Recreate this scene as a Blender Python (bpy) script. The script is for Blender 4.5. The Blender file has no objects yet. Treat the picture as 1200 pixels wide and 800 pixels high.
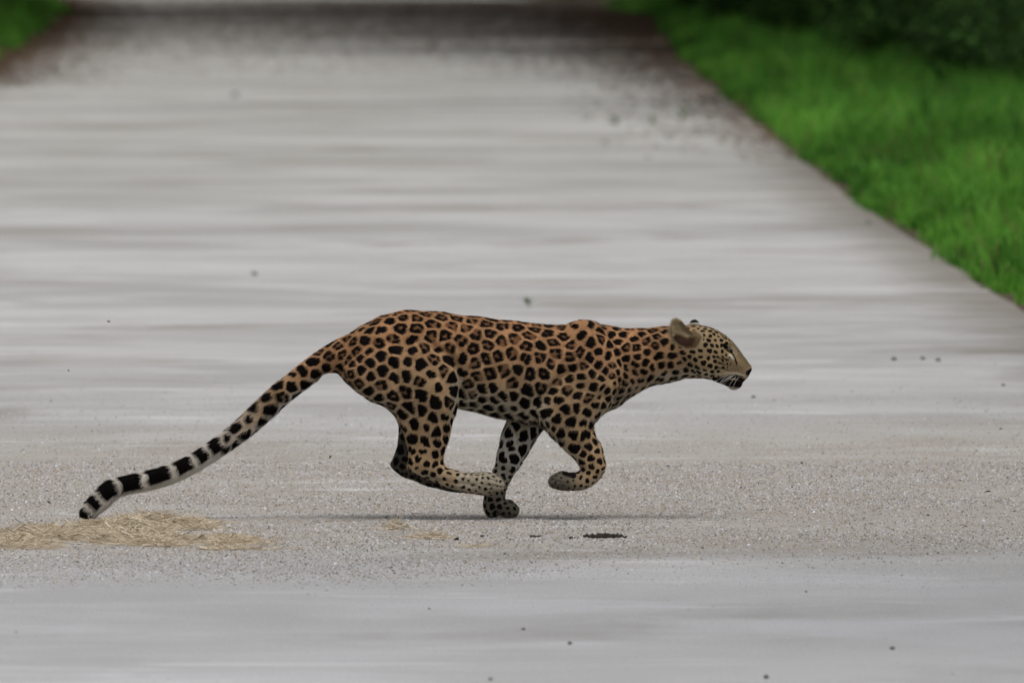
import bpy, math, random
import numpy as np
from mathutils import Vector, kdtree

# ------------------------------------------------------------------ camera, sky, sun, exposure
SC = bpy.context.scene
COL = SC.collection
PX = 1.0 / 377.0            # metres per photo pixel at the leopard
D0, H = 44.21, 1.902        # distance to the leopard, eye height
rnd = random.Random(7)
rng = np.random.default_rng(11)

cam_data = bpy.data.cameras.new('camera')
cam = bpy.data.objects.new('camera', cam_data); COL.objects.link(cam)
cam.location = (0, -D0, H)
cam.rotation_euler = (math.radians(90) - 510 / 16667.0, 0, 0)
cam_data.lens = 500; cam_data.sensor_width = 36; cam_data.sensor_fit = 'HORIZONTAL'
cam_data.clip_start = 1; cam_data.clip_end = 3000
cam_data.dof.use_dof = True; cam_data.dof.focus_distance = D0 + 0.0
cam_data.dof.aperture_fstop = 9.5
SC.camera = cam

SUN_EL, SUN_AZ = math.radians(70), math.radians(148)
world = bpy.data.worlds.new('World'); SC.world = world; world.use_nodes = True
wt = world.node_tree; wt.nodes.clear()
sky = wt.nodes.new('ShaderNodeTexSky'); sky.sky_type = 'NISHITA'; sky.sun_disc = False
sky.sun_elevation = SUN_EL; sky.sun_rotation = SUN_AZ
sky.air_density = 1.0; sky.dust_density = 4.0; sky.ozone_density = 1.0
hsv = wt.nodes.new('ShaderNodeHueSaturation'); hsv.inputs['Saturation'].default_value = 0.22
bg = wt.nodes.new('ShaderNodeBackground'); bg.inputs[1].default_value = 0.15
wo = wt.nodes.new('ShaderNodeOutputWorld')
wt.links.new(sky.outputs[0], hsv.inputs['Color']); wt.links.new(hsv.outputs[0], bg.inputs[0])
wt.links.new(bg.outputs[0], wo.inputs[0])

sun_data = bpy.data.lights.new('sun', 'SUN'); sun_data.energy = 1.2; sun_data.angle = math.radians(35)
sun_data.color = (1.0, 0.96, 0.90)
sun = bpy.data.objects.new('sun', sun_data); COL.objects.link(sun)
sd = Vector((math.cos(SUN_EL) * math.sin(SUN_AZ), math.cos(SUN_EL) * math.cos(SUN_AZ), math.sin(SUN_EL)))
sun.rotation_euler = sd.to_track_quat('Z', 'Y').to_euler()

vs = SC.view_settings
vs.view_transform = 'Standard'; vs.look = 'None'; vs.gamma = 1; vs.use_curve_mapping = False
vs.exposure = 0.42
SC.render.engine = 'CYCLES'
SC.cycles.use_denoising = True
SC.cycles.max_bounces = 6

# ------------------------------------------------------------------ helpers
def ground(px, py):
    """a point of the level road as the photograph shows it, in metres"""
    r = 717.0 / (py + 110.0)
    return (px - 600) * PX * r, D0 * (r - 1), r

def tag(o, label=None, cat=None, group=None, kind=None):
    if label: o['label'] = label
    if cat: o['category'] = cat
    if group: o['group'] = group
    if kind: o['kind'] = kind
    return o

def link(name, mesh, parent=None, loc=None):
    o = bpy.data.objects.new(name, mesh); COL.objects.link(o)
    if parent: o.parent = parent
    if loc: o.location = loc
    return o

def mesh_np(name, V, faces, mat=None, smooth=False):
    """faces: (n,k) int array"""
    V = np.asarray(V, np.float32); F = np.asarray(faces, np.int32)
    me = bpy.data.meshes.new(name)
    me.vertices.add(len(V)); me.vertices.foreach_set('co', V.ravel())
    n, k = F.shape
    me.loops.add(n * k); me.loops.foreach_set('vertex_index', F.ravel())
    me.polygons.add(n)
    me.polygons.foreach_set('loop_start', np.arange(0, n * k, k, dtype=np.int32))
    me.update(calc_edges=True)
    me.polygons.foreach_set('use_smooth', np.full(n, smooth, bool))
    if mat: me.materials.append(mat)
    me.validate()
    return me

def vcol(me, name, C):
    a = me.attributes.new(name, 'FLOAT_COLOR', 'POINT')
    C = np.asarray(C, np.float32)
    if C.shape[1] == 3: C = np.concatenate([C, np.ones((len(C), 1), np.float32)], 1)
    a.data.foreach_set('color', C.ravel())

def vfloat(me, name, A):
    a = me.attributes.new(name, 'FLOAT', 'POINT'); a.data.foreach_set('value', np.asarray(A, np.float32))

class NT:
    def __init__(s, name):
        s.m = bpy.data.materials.new(name); s.m.use_nodes = True
        s.t = s.m.node_tree; s.b = s.t.nodes['Principled BSDF']
        s.b.inputs['Specular IOR Level'].default_value = 0.25
        s.b.inputs['Roughness'].default_value = 0.85
    def n(s, typ, **kw):
        nd = s.t.nodes.new(typ)
        for k, v in kw.items(): setattr(nd, k, v)
        return nd
    def set(s, sock, v):
        if hasattr(v, 'is_output') or isinstance(v, bpy.types.NodeSocket): s.t.links.new(v, sock)
        else: sock.default_value = v
    def noise(s, vec, scale, detail=4, rough=.55, dist=0):
        nd = s.n('ShaderNodeTexNoise'); nd.inputs['Scale'].default_value = scale
        nd.inputs['Detail'].default_value = detail; nd.inputs['Roughness'].default_value = rough
        nd.inputs['Distortion'].default_value = dist
        if vec is not None: s.t.links.new(vec, nd.inputs['Vector'])
        return nd.outputs['Fac']
    def ramp(s, f, lo, hi, a=0.0, b=1.0):
        nd = s.n('ShaderNodeMapRange', interpolation_type='SMOOTHSTEP')
        s.set(nd.inputs['Value'], f)
        nd.inputs['From Min'].default_value = lo; nd.inputs['From Max'].default_value = hi
        nd.inputs['To Min'].default_value = a; nd.inputs['To Max'].default_value = b
        return nd.outputs[0]
    def math(s, op, a, b=0.0):
        nd = s.n('ShaderNodeMath', operation=op); s.set(nd.inputs[0], a); s.set(nd.inputs[1], b); return nd.outputs[0]
    def mix(s, f, a, b, mode='MIX'):
        nd = s.n('ShaderNodeMix', data_type='RGBA', blend_type=mode)
        s.set(nd.inputs[0], f)
        s.set(nd.inputs[6], a if isinstance(a, bpy.types.NodeSocket) else (*a, 1))
        s.set(nd.inputs[7], b if isinstance(b, bpy.types.NodeSocket) else (*b, 1))
        return nd.outputs[2]
    def attr(s, name, out='Color'):
        nd = s.n('ShaderNodeAttribute'); nd.attribute_name = name; return nd.outputs[out]
    def bump(s, h, strength, dist):
        nd = s.n('ShaderNodeBump'); nd.inputs['Strength'].default_value = strength; nd.inputs['Distance'].default_value = dist
        s.t.links.new(h, nd.inputs['Height']); s.t.links.new(nd.outputs[0], s.b.inputs['Normal'])
    def base(s, c): s.set(s.b.inputs['Base Color'], c if isinstance(c, bpy.types.NodeSocket) else (*c, 1))
    def pos(s): return s.n('ShaderNodeTexCoord').outputs['Object']

# ------------------------------------------------------------------ materials of the setting
def road_material():
    k = NT('worn_cement'); p = k.pos()
    sep = k.n('ShaderNodeSeparateXYZ'); k.t.links.new(p, sep.inputs[0])
    y = sep.outputs['Y']; x = sep.outputs['X']
    big = k.noise(p, .22, 5, .6); mid = k.noise(p, .6, 5, .55, .4); fine = k.noise(p, 9, 6, .7); grain = k.noise(p, 130, 3, .7)
    c = k.mix(k.ramp(big, .35, .65), (0.287, 0.283, 0.272), (0.385, 0.382, 0.375))
    c = k.mix(k.ramp(mid, .45, .65, 0, .5), c, (0.469, 0.469, 0.473))
    mid2 = k.noise(p, .34, 5, .6, .8)
    c = k.mix(k.ramp(mid2, .53, .68, 0, .75), c, (0.196, 0.179, 0.154))
    c = k.mix(k.ramp(fine, .55, .75, 0, .28), c, (0.21, 0.196, 0.175))
    # tone along the road: paler and bluer in front, darker and warmer far behind
    wy = k.math('ADD', y, k.math('MULTIPLY', k.math('SUBTRACT', k.noise(p, .15, 4, .6), .5), 14.0))
    c = k.mix(k.ramp(k.math('ADD', y, k.math('MULTIPLY', k.math('SUBTRACT', k.noise(p, .8, 4, .6), .5), 4.0)), -2.2, -5.0, 0, .8), c, k.mix(.22, k.mix(1.0, c, (1.26, 1.27, 1.33), 'MULTIPLY'), (.46, .47, .50)))
    c = k.mix(k.ramp(wy, 3, 12, 0, .6), c, k.mix(1.0, c, (1.14, 1.14, 1.16), 'MULTIPLY'))
    c = k.mix(k.ramp(wy, 18, 70, 0, 1), c, k.mix(1.0, c, (.86, .858, .815), 'MULTIPLY'))
    # soil washed over the edge of the cement
    dirt = k.math('MULTIPLY', k.ramp(k.math('ADD', k.attr('edge_distance', 'Fac'), k.math('MULTIPLY', k.math('SUBTRACT', k.noise(p, 1.3, 5, .65), .5), 1.3)), .62, -.05), .8)
    c = k.mix(dirt, c, (.12, .098, .070))
    # rough gravelly strip that crosses the road
    wob = k.math('MULTIPLY', k.math('SUBTRACT', k.noise(p, .6, 5, .6), .5), 5.0)
    yy = k.math('ADD', k.math('ADD', y, wob), k.math('MULTIPLY', x, -.35))
    band = k.math('MULTIPLY', k.ramp(yy, -3.4, -1.9), k.ramp(yy, 9.5, 4.0))
    grav = k.mix(k.ramp(k.noise(p, 2.3, 5, .7), .35, .65), (0.287, 0.245, 0.193), (0.367, 0.346, 0.311))
    c = k.mix(k.math('MULTIPLY', band, .72), c, grav)
    c = k.mix(k.ramp(grain, .35, .7, 0, .5), c, (0.175, 0.168, 0.154))
    # thin pale chalky scrapes
    mp = k.n('ShaderNodeMapping'); k.t.links.new(p, mp.inputs[0]); mp.inputs['Scale'].default_value = (.7, 1.6, 1); mp.inputs['Rotation'].default_value = (0, 0, .12)
    sc = k.noise(mp.outputs[0], .9, 6, .66, 1.0)
    c = k.mix(k.ramp(sc, .56, .70, 0, .42), c, (0.588, 0.588, 0.616))
    k.base(c); k.b.inputs['Roughness'].default_value = .8
    k.bump(k.math('ADD', k.math('ADD', k.math('MULTIPLY', grain, .5), fine), k.math('MULTIPLY', k.noise(p, 45, 3, .7), .6)), .8, .02)
    return k.m

def soil_material():
    k = NT('dark_soil'); p = k.pos()
    a = k.noise(p, .8, 6, .65); b = k.noise(p, 7, 5, .7)
    c = k.mix(k.ramp(a, .4, .6), (.040, .026, .016), (.060, .048, .022))
    c = k.mix(k.ramp(b, .5, .7, 0, .6), c, (.09, .06, .035))
    k.base(c); k.b.inputs['Roughness'].default_value = .95; k.bump(b, .6, .05)
    return k.m

def leaf_material(name, dark, light, trans=.35):
    k = NT(name); tf = k.attr('tint', 'Fac'); c = k.mix(k.ramp(tf, 0, 1), dark, light); c = k.mix(k.ramp(tf, 1.2, 1.3), c, (.16, .11, .05))
    k.base(c); k.b.inputs['Roughness'].default_value = .6; k.b.inputs['Specular IOR Level'].default_value = .12
    t = k.n('ShaderNodeBsdfTranslucent'); k.t.links.new(c, t.inputs[0])
    m = k.n('ShaderNodeMixShader'); m.inputs[0].default_value = trans
    out = k.t.nodes['Material Output']
    k.t.links.new(k.b.outputs[0], m.inputs[1]); k.t.links.new(t.outputs[0], m.inputs[2]); k.t.links.new(m.outputs[0], out.inputs[0])
    return k.m

def colour_material(name, attr='tint_colour', rough=.9):
    k = NT(name); k.base(k.attr(attr)); k.b.inputs['Roughness'].default_value = rough; return k.m

def plain_material(name, c1, c2, scale, rough=.85, bump=0):
    k = NT(name); p = k.pos(); f = k.noise(p, scale, 5, .65)
    k.base(k.mix(k.ramp(f, .35, .65), c1, c2)); k.b.inputs['Roughness'].default_value = rough
    if bump: k.bump(f, .6, bump)
    return k.m

M_ROAD = road_material(); M_SOIL = soil_material()
M_GRASS = leaf_material('verge_grass', (.012, .070, .006), (.150, .40, .045))
M_LEAF = leaf_material('shrub_leaf', (.006, .034, .005), (.12, .25, .05))
M_CROWN = leaf_material('tree_leaf', (.010, .035, .008), (.03, .08, .015), .2)
M_BARK = plain_material('bark', (.035, .025, .018), (.08, .06, .045), 9, .95, .02)
M_LITTER = colour_material('leaf_litter')
M_GRIT = colour_material('road_grit', rough=.8)
M_STRAW = colour_material('straw', rough=.7)
M_STONE = plain_material('dark_stone', (.035, .03, .026), (.09, .08, .07), 60, .85, .003)
M_DUNG = plain_material('dried_dung', (.012, .009, .007), (.035, .025, .018), 120, .95, .003)

# ------------------------------------------------------------------ ground and road
def interp_edge(Y, pts):
    ys = [p[0] for p in pts]; xs = [p[1] for p in pts]
    return np.interp(Y, ys, xs)
RIGHT = [(-60, 3.1), (0, 2.62), (23, 2.40), (45, 2.22), (73, 2.12), (105, 2.10), (140, 2.08), (198, 2.4), (240, 1.2), (300, -3), (420, -22)]
LEFT = [(-60, -5.2), (0, -5.2), (60, -5.3), (114, -5.75), (160, -6.6), (219, -7.9), (260, -9.6), (300, -13), (420, -34)]
ys = np.concatenate([np.arange(-60, 240, 1.0), np.arange(240, 421, 4.0)])
jr = np.cumsum(rng.normal(0, .010, len(ys))); jr -= np.convolve(jr, np.ones(15) / 15, 'same')
jl = np.cumsum(rng.normal(0, .07, len(ys))); jl -= np.convolve(jl, np.ones(15) / 15, 'same')
xr = interp_edge(ys, RIGHT) + jr + rng.normal(0, .004, len(ys)); xl = interp_edge(ys, LEFT) + jl
NX = 40
RV = np.array([[xl[i] + (xr[i] - xl[i]) * j / NX, ys[i], 0.0] for i in range(len(ys)) for j in range(NX + 1)])
RF = [[i * (NX + 1) + j, i * (NX + 1) + j + 1, (i + 1) * (NX + 1) + j + 1, (i + 1) * (NX + 1) + j] for i in range(len(ys) - 1) for j in range(NX)]
rme = mesh_np('road', RV, RF, M_ROAD)
vfloat(rme, 'edge_distance', np.concatenate([np.minimum(xr[i] - np.linspace(xl[i], xr[i], NX + 1), np.linspace(xl[i], xr[i], NX + 1) - xl[i]) for i in range(len(ys))]))
road = link('road', rme); tag(road, 'pale worn cement road with a gravelly strip across it', 'road', kind='structure')
g = 900.0
gn = 24
gx = np.linspace(-g, g, gn); GV = np.array([[a, b, -0.012] for b in gx for a in gx])
GF = [[j * gn + i, j * gn + i + 1, (j + 1) * gn + i + 1, (j + 1) * gn + i] for j in range(gn - 1) for i in range(gn - 1)]
gr = link('ground', mesh_np('ground', GV, GF, M_SOIL)); tag(gr, 'dark soil beside the road', 'ground', kind='structure')

def xright(Y): return np.interp(Y, ys, xr)
def xleft(Y): return np.interp(Y, ys, xl)

# ------------------------------------------------------------------ leaves and blades as real faces
def blades(name, base, height, width, lean, tint, mat):
    n = len(base); az = rng.uniform(0, 2 * math.pi, n); la = rng.uniform(0, 2 * math.pi, n)
    s = np.stack([np.cos(az), np.sin(az), np.zeros(n)], 1) * (width / 2)[:, None]
    d = np.stack([np.cos(la), np.sin(la), np.zeros(n)], 1) * (lean * height)[:, None]
    up = np.array([0, 0, 1.0])[None] * height[:, None]
    V = np.empty((n, 5, 3)); V[:, 0] = base - s; V[:, 1] = base + s
    mid = base + up * .55 + d * .3
    V[:, 2] = mid + s * .8; V[:, 3] = mid - s * .8
    V[:, 4] = base + up * (1 - .35 * lean)[:, None] + d
    o = np.arange(n)[:, None] * 5
    F = np.concatenate([o + np.array([[0, 1, 2]]), o + np.array([[0, 2, 3]]), o + np.array([[3, 2, 4]])])
    me = mesh_np(name, V.reshape(-1, 3), F, mat); vfloat(me, 'tint', np.repeat(tint, 5)); return me

def leaves(name, c, d, nrm, L, W, tint, mat, droop=.15):
    """diamond leaves folded along the midrib: c base point, d direction, nrm approx normal"""
    d = d / np.linalg.norm(d, axis=1)[:, None]
    s = np.cross(d, nrm); s /= (np.linalg.norm(s, axis=1)[:, None] + 1e-9); nn = np.cross(s, d)
    n = len(c); V = np.empty((n, 5, 3))
    V[:, 0] = c
    V[:, 1] = c + d * (L * .45)[:, None] + s * (W / 2)[:, None] + nn * (W * .15)[:, None]
    V[:, 2] = c + d * (L * .45)[:, None] - s * (W / 2)[:, None] + nn * (W * .15)[:, None]
    V[:, 3] = c + d * L[:, None] - nn * (L * droop)[:, None]
    V[:, 4] = c + d * (L * .5)[:, None]
    o = np.arange(n)[:, None] * 5
    F = np.concatenate([o + np.array([[0, 1, 4]]), o + np.array([[1, 3, 4]]), o + np.array([[0, 4, 2]]), o + np.array([[2, 4, 3]])])
    me = mesh_np(name, V.reshape(-1, 3), F, mat); vfloat(me, 'tint', np.repeat(tint, 5)); return me

def tube_np(pts, rad, seg=8):
    pts = np.asarray(pts, float); n = len(pts); V = []; F = []
    for i in range(n):
        t = pts[min(i + 1, n - 1)] - pts[max(i - 1, 0)]; t /= np.linalg.norm(t) + 1e-9
        a = np.cross(t, [0, 0, 1.0] if abs(t[2]) < .9 else [1.0, 0, 0]); a /= np.linalg.norm(a); b = np.cross(t, a)
        for j in range(seg):
            q = 2 * math.pi * j / seg
            V.append(pts[i] + rad[i] * (math.cos(q) * a + math.sin(q) * b))
    for i in range(n - 1):
        for j in range(seg):
            F.append([i * seg + j, i * seg + (j + 1) % seg, (i + 1) * seg + (j + 1) % seg, (i + 1) * seg + j])
    return V, F

def merge_tubes(name, tubes, mat, seg=6):
    V = []; F = []
    for pts, rad in tubes:
        v, f = tube_np(pts, rad, seg); o = len(V); V += v; F += [[q + o for q in ff] for ff in f]
    return mesh_np(name, V, F, mat, True)

# grass on the right verge: stuff
def clump_tint(x, y):
    return .45 + .20 * np.sin(x * 6.1 + y * .9 + 2 * np.sin(y * .23)) * np.sin(y * .8 + 2.2 * np.sin(x * 3.3)) + .30 * np.sin(x * 2.1 + np.sin(y * .31) * 3) * np.cos(y * .45 + 1.3 * np.sin(x)) + .12 * np.sin(y * 1.7 + x * 5)
def grass_patch(n, side, y0, y1, wmax, hmin, hmax):
    nc = n // 22
    Yc = y0 + (y1 - y0) * rng.random(nc) ** 1.15; oc = rng.random(nc) ** 1.25 * wmax(Yc) + .07 + .06 * rng.random(nc)
    oc = oc + .05 * np.sin(Yc * .37) * np.exp(-oc * 2)
    tc = np.clip(.62 * clump_tint(oc, Yc) + .38 * rng.random(nc) + rng.normal(0, .10, nc), 0, 1); hc = rng.uniform(.45, 1.25, nc) * (.55 + .8 * clump_tint(oc + 3, Yc))
    k_ = rng.integers(0, nc, n); Y = Yc[k_] + rng.normal(0, .07, n); off = oc[k_] + rng.normal(0, .045, n)
    X = xright(Y) + off if side > 0 else xleft(Y) - off - .25
    h = (hmin + (hmax - hmin) * rng.random(n)) * hc[k_] * np.clip(.5 + off * .9, .4, 1.4)
    w = .006 + .005 * rng.random(n) + Y * .00005
    B = np.stack([X, Y, np.full(n, -.012)], 1)
    return B, h, w, .15 + .65 * rng.random(n), np.where(rng.random(n) < .05, 1.5, np.clip(tc[k_] + rng.normal(0, .14, n), 0, 1))
me = blades('verge_grass', *grass_patch(220000, 1, 9, 225, lambda Y: 1.2 + .033 * Y, .10, .34), M_GRASS)
tag(link('verge_grass', me), 'bright green grass growing along the right edge of the road', 'grass', kind='stuff')
me = blades('verge_grass', *grass_patch(26000, -1, 130, 270, lambda Y: 4.0 + 0 * Y, .12, .40), M_GRASS)
tag(link('verge_grass', me), 'green grass behind bare brown soil on the left edge of the road', 'grass', kind='stuff')

# brown leaf litter at the shaded far edges: stuff
def litter(n, xs_, ys_, spread):
    X = xs_ + rng.normal(0, spread, n); Y = ys_
    c = np.stack([X, Y, np.full(n, .006)], 1)
    az = rng.uniform(0, 2 * math.pi, n)
    d = np.stack([np.cos(az), np.sin(az), rng.uniform(-.05, .35, n)], 1)
    me = leaves('leaf_litter', c, d, np.tile([0, 0, 1.0], (n, 1)), rng.uniform(.05, .12, n), rng.uniform(.03, .06, n), np.zeros(n), M_LITTER)
    pal = np.array([[.10, .045, .022], [.06, .035, .02], [.14, .085, .045], [.045, .03, .02]])
    vcol(me, 'tint_colour', np.repeat(pal[rng.integers(0, 4, n)], 5, 0)); return me
Y = 60 + 150 * rng.random(9000) ** .55
me = litter(9000, xright(Y) - np.abs(rng.normal(0, .25 + .004 * Y)) + .1, Y, .15)
tag(link('leaf_litter', me), 'brown fallen leaves strewn along the shaded right road edge', 'leaf litter', kind='stuff')
Y = 105 + 150 * rng.random(9000)
me = litter(9000, xleft(Y) + rng.normal(0, .5, 9000), Y, .3)
nl = 24000
Y = 110 + 132 * rng.random(nl) ** .45  # litter spread over the whole width, its dark brown deepening the shade band
me2 = litter(nl, xleft(Y) + (xright(Y) - xleft(Y)) * rng.random(nl) ** .6, Y, .2)
tag(link('leaf_litter', me2), 'dark brown fallen leaves across the far road, thickened to deepen the tree shade', 'leaf litter', kind='stuff')
tag(link('leaf_litter', me), 'brown fallen leaves on the soil beside the left road edge', 'leaf litter', kind='stuff')

# ------------------------------------------------------------------ shrubs and trees
def shrub_meshes(seed, n, R, Hh, LL):
    r = np.random.default_rng(seed)
    tubes = []; C = []; Dd = []
    for i in range(14):
        az = r.uniform(0, 2 * math.pi); tilt = r.uniform(.15, .75); ln = Hh * r.uniform(.7, 1.1)
        top = np.array([math.cos(az) * math.sin(tilt) * R * 1.3, math.sin(az) * math.sin(tilt) * R * 1.3, ln * math.cos(tilt * .6)])
        pts = [np.zeros(3), top * np.array([.35, .35, .5]), top]
        tubes.append((pts, [.012, .009, .004]))
        m = n // 14
        t = r.uniform(.15, 1.0, m)[:, None]
        ctr = (1 - t) ** 2 * pts[0] + 2 * t * (1 - t) * pts[1] + t ** 2 * pts[2]
        off = r.normal(0, 1, (m, 3)); off /= np.linalg.norm(off, axis=1)[:, None]
        C.append(ctr + off * r.uniform(0, .12, m)[:, None] * R * 1.6); Dd.append(off * np.array([1, 1, .5]) + np.array([0, 0, -.1]))
    C = np.concatenate(C); Dd = np.concatenate(Dd); C[:, 2] = np.maximum(C[:, 2], .03)
    N = np.tile([0, 0, 1.0], (len(C), 1)) + r.normal(0, .4, (len(C), 3))
    L = LL * r.uniform(.6, 1.2, len(C))
    ti = np.clip(r.normal(.30, .28, len(C)), 0, 1)
    return merge_tubes('stem', tubes, M_BARK, 5), leaves('foliage', C, Dd, N, L, L * .45, ti, M_LEAF)
SHRUB = [shrub_meshes(3, 1500, .7, 1.0, .10), shrub_meshes(4, 1300, .9, .8, .16), shrub_meshes(5, 1800, 1.0, 1.5, .09)]
def shrub(kind, x, y, s, label, group=None):
    t = bpy.data.objects.new('leafy_shrub', None); COL.objects.link(t); t.location = (x, y, -.015)
    t.scale = (s, s, s); t.rotation_euler.z = rnd.uniform(0, 6.28)
    link('stem', SHRUB[kind][0], t); link('foliage', SHRUB[kind][1], t)
    tag(t, label, 'shrub', group)
shr = []
for i in range(54):
    y = 80 + 160 * (i / 54) + rnd.uniform(-2, 2)
    edge = float(np.interp(y, [60, 88, 142, 182, 230], [4.3, 4.35, 3.75, 3.15, 3.0]))
    if i % 9 == 4: shr.append((1, edge + .1, y, .9))
    shr.append((i % 3, edge + .35 + rnd.uniform(0, 1.6) * (1 + max(0, y - 90) * .006), y, rnd.uniform(.7, 1.1) * (1 + max(0, y - 100) * .004)))
for k_, x, y, s in shr:
    shrub(k_, x, y, s, ['dense small leaved shrub behind the right verge grass', 'low broad leaved shrub behind the right verge grass', 'tall twiggy shrub behind the right verge grass'][k_], ['small leaved shrubs', 'broad leaved shrubs', 'twiggy shrubs'][k_] + ' behind the verge')
for x, y, s in ((3.3, 232, 1.5), (2.6, 243, 1.6), (4.4, 238, 1.7), (1.6, 256, 1.7), (3.0, 262, 1.8)):
    shrub(1, x, y, s, 'big broad leaved shrub at the far bend of the road', 'shrubs at the far bend')
for x, y, s in ((-9.4, 205, 1.2), (-10.6, 222, 1.3), (-9.0, 188, .8), (-11.8, 240, 1.5), (-11, 262, 1.6)):
    shrub(0, x, y, s, 'dense shrub in the grass beyond the left road edge', 'shrubs on the left verge')

def tree_meshes(seed, Ht, R, n):
    r = np.random.default_rng(seed)
    lean = r.uniform(-.6, .6, 2)
    tr = [(np.array([[0, 0, -.2], [lean[0] * .1, lean[1] * .1, .4], [lean[0] * .5, lean[1] * .5, Ht * .35], [lean[0], lean[1], Ht * .8]]), [.34, .24, .18, .07])]
    C = []
    for i in range(11):
        az = i * 2.4 + r.uniform(-.4, .4); z0 = Ht * r.uniform(.28, .7); rr = R * r.uniform(.6, 1.0)
        b = np.array([lean[0] * z0 / Ht, lean[1] * z0 / Ht, z0]); e = b + np.array([math.cos(az) * rr, math.sin(az) * rr, Ht * r.uniform(.05, .28)])
        tr.append((np.array([b, (b + e) / 2 + [0, 0, .35], e]), [.10, .06, .02]))
        for q in range(5):
            cc = b + (e - b) * r.uniform(.45, 1.15) + r.normal(0, .5, 3)
            m = n // 55
            C.append(cc + r.normal(0, 1, (m, 3)) * np.array([.9, .9, .5]))
    C = np.concatenate(C); N = r.normal(0, .5, (len(C), 3)) + [0, 0, 1.0]
    D = r.normal(0, 1, (len(C), 3)); D[:, 2] *= .4
    L = r.uniform(.18, .36, len(C))
    return merge_tubes('trunk', tr, M_BARK, 8), leaves('crown', C, D, N, L, L * .5, np.clip(r.normal(.45, .25, len(C)), 0, 1), M_CROWN)
TREE = [tree_meshes(21, 10, 4.5, 11000), tree_meshes(22, 12, 5.5, 13000)]
tree_spots = [(9.5, 160, 1.2), (9.0, 195, 1.25), (10.5, 122, 1.0), (8.6, 98, .8), (3.4, 226, 1.5), (-14, 196, 1.3), (-13, 250, 1.3), (-4, 330, 1.4), (-16, 290, 1.4), (4.8, 262, 1.3), (4, 282, 1.4), (2.9, 242, 1.5), (-11.8, 230, 1.5)]
for q in range(14):
    yq = 104 + q * 8.4
    tree_spots.append((float(np.interp(yq, [104, 150, 215], [8.6, 5.4, 3.3])) + rnd.uniform(-.2, .6), yq + rnd.uniform(-3, 3), float(np.interp(yq, [104, 150, 215], [.95, 1.2, 1.55]))))
    tree_spots.append((float(np.interp(yq, [104, 150, 215], [-14.5, -11.5, -9.6])) - rnd.uniform(-.2, .8), yq + rnd.uniform(-3, 3), float(np.interp(yq, [104, 150, 215], [.95, 1.2, 1.55]))))
for q in range(9):      # roadside wood continued out of view, added to block the low sky light
    tree_spots.append((9.0 + rnd.uniform(0, 4), -95 + q * 22 + rnd.uniform(-5, 5), rnd.uniform(1.1, 1.5)))
    tree_spots.append((-13.5 - rnd.uniform(0, 4), -95 + q * 25 + rnd.uniform(-5, 5), rnd.uniform(1.1, 1.5)))
for q in range(7): tree_spots.append((-12 + q * 4 + rnd.uniform(-1, 1), -105 - rnd.uniform(0, 14), rnd.uniform(1.2, 1.6)))  # unseen row behind the camera, added to keep sky light off the near flank
for i, (x, y, s) in enumerate(tree_spots):
    t = bpy.data.objects.new('broadleaf_tree', None); COL.objects.link(t); t.location = (x, y, -.012)
    t.scale = (s, s, s); t.rotation_euler.z = rnd.uniform(0, 6.28)
    link('trunk', TREE[i % 2][0], t); link('crown', TREE[i % 2][1], t)
    if x > 0: tag(t, 'dark trunked broadleaf tree shading the shrubs right of the road', 'tree', 'trees right of the road')
    else: tag(t, 'dark trunked broadleaf tree shading the left road edge', 'tree', 'trees left of the road')

# ------------------------------------------------------------------ the leopard
def lat(y): return y
def catmull(R, sub):
    R = np.asarray(R, float); out = []
    P = np.vstack([2 * R[0] - R[1], R, 2 * R[-1] - R[-2]])
    for i in range(1, len(P) - 2):
        for q in range(sub):
            t = q / sub
            out.append(.5 * ((2 * P[i]) + (P[i + 1] - P[i - 1]) * t + (2 * P[i - 1] - 5 * P[i] + 4 * P[i + 1] - P[i + 2]) * t * t + (3 * P[i] - P[i - 1] - 3 * P[i + 1] + P[i + 2]) * t ** 3))
    out.append(R[-1]); return np.array(out)

BV, BF = [], []
def add_closed(V, F):
    o = len(BV); BV.extend(V); BF.extend([[q + o for q in f] for f in F])

def loft(rings, sub=4, seg=28, ex=2.25):
    """rings: (ax, ay, bx, by, half width, lateral offset), all in photo pixels; a closed tube through them"""
    R = catmull(rings, sub); V = []; F = []
    for a in R:
        c = (a[:2] + a[2:4]) / 2; h = (a[:2] - a[2:4]) / 2
        for j in range(seg):
            q = 2 * math.pi * j / seg; cs, sn = math.cos(q), math.sin(q)
            k = (abs(cs) ** ex + abs(sn) ** ex) ** (-1 / ex)
            p = c + h * cs * k
            V.append((p[0], max(a[4], .5) * sn * k + a[5], p[1]))
    n = len(R)
    for i in range(n - 1):
        for j in range(seg):
            F.append([i * seg + j, i * seg + (j + 1) % seg, (i + 1) * seg + (j + 1) % seg, (i + 1) * seg + j])
    for i in (0, n - 1):
        c = np.mean([V[i * seg + j] for j in range(seg)], 0); V.append(tuple(c)); ci = len(V) - 1
        for j in range(seg):
            f = [ci, i * seg + j, i * seg + (j + 1) % seg]
            F.append(f if i else f[::-1])
    add_closed(V, F)

def blob(x, y, l, rx, ry, rl, ang=0, seg=16):
    V = [(x, l, y - ry)]; V = []; F = []
    ca, sa = math.cos(math.radians(ang)), math.sin(math.radians(ang))
    for i in range(seg + 1):
        th = math.pi * i / seg
        for j in range(seg):
            ph = 2 * math.pi * j / seg
            u, v, w = math.sin(th) * math.cos(ph) * rx, math.cos(th) * ry, math.sin(th) * math.sin(ph) * rl
            V.append((x + u * ca - v * sa, l + w, y + u * sa + v * ca))
    for i in range(seg):
        for j in range(seg):
            F.append([i * seg + j, i * seg + (j + 1) % seg, (i + 1) * seg + (j + 1) % seg, (i + 1) * seg + j])
    add_closed(V, F)

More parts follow.
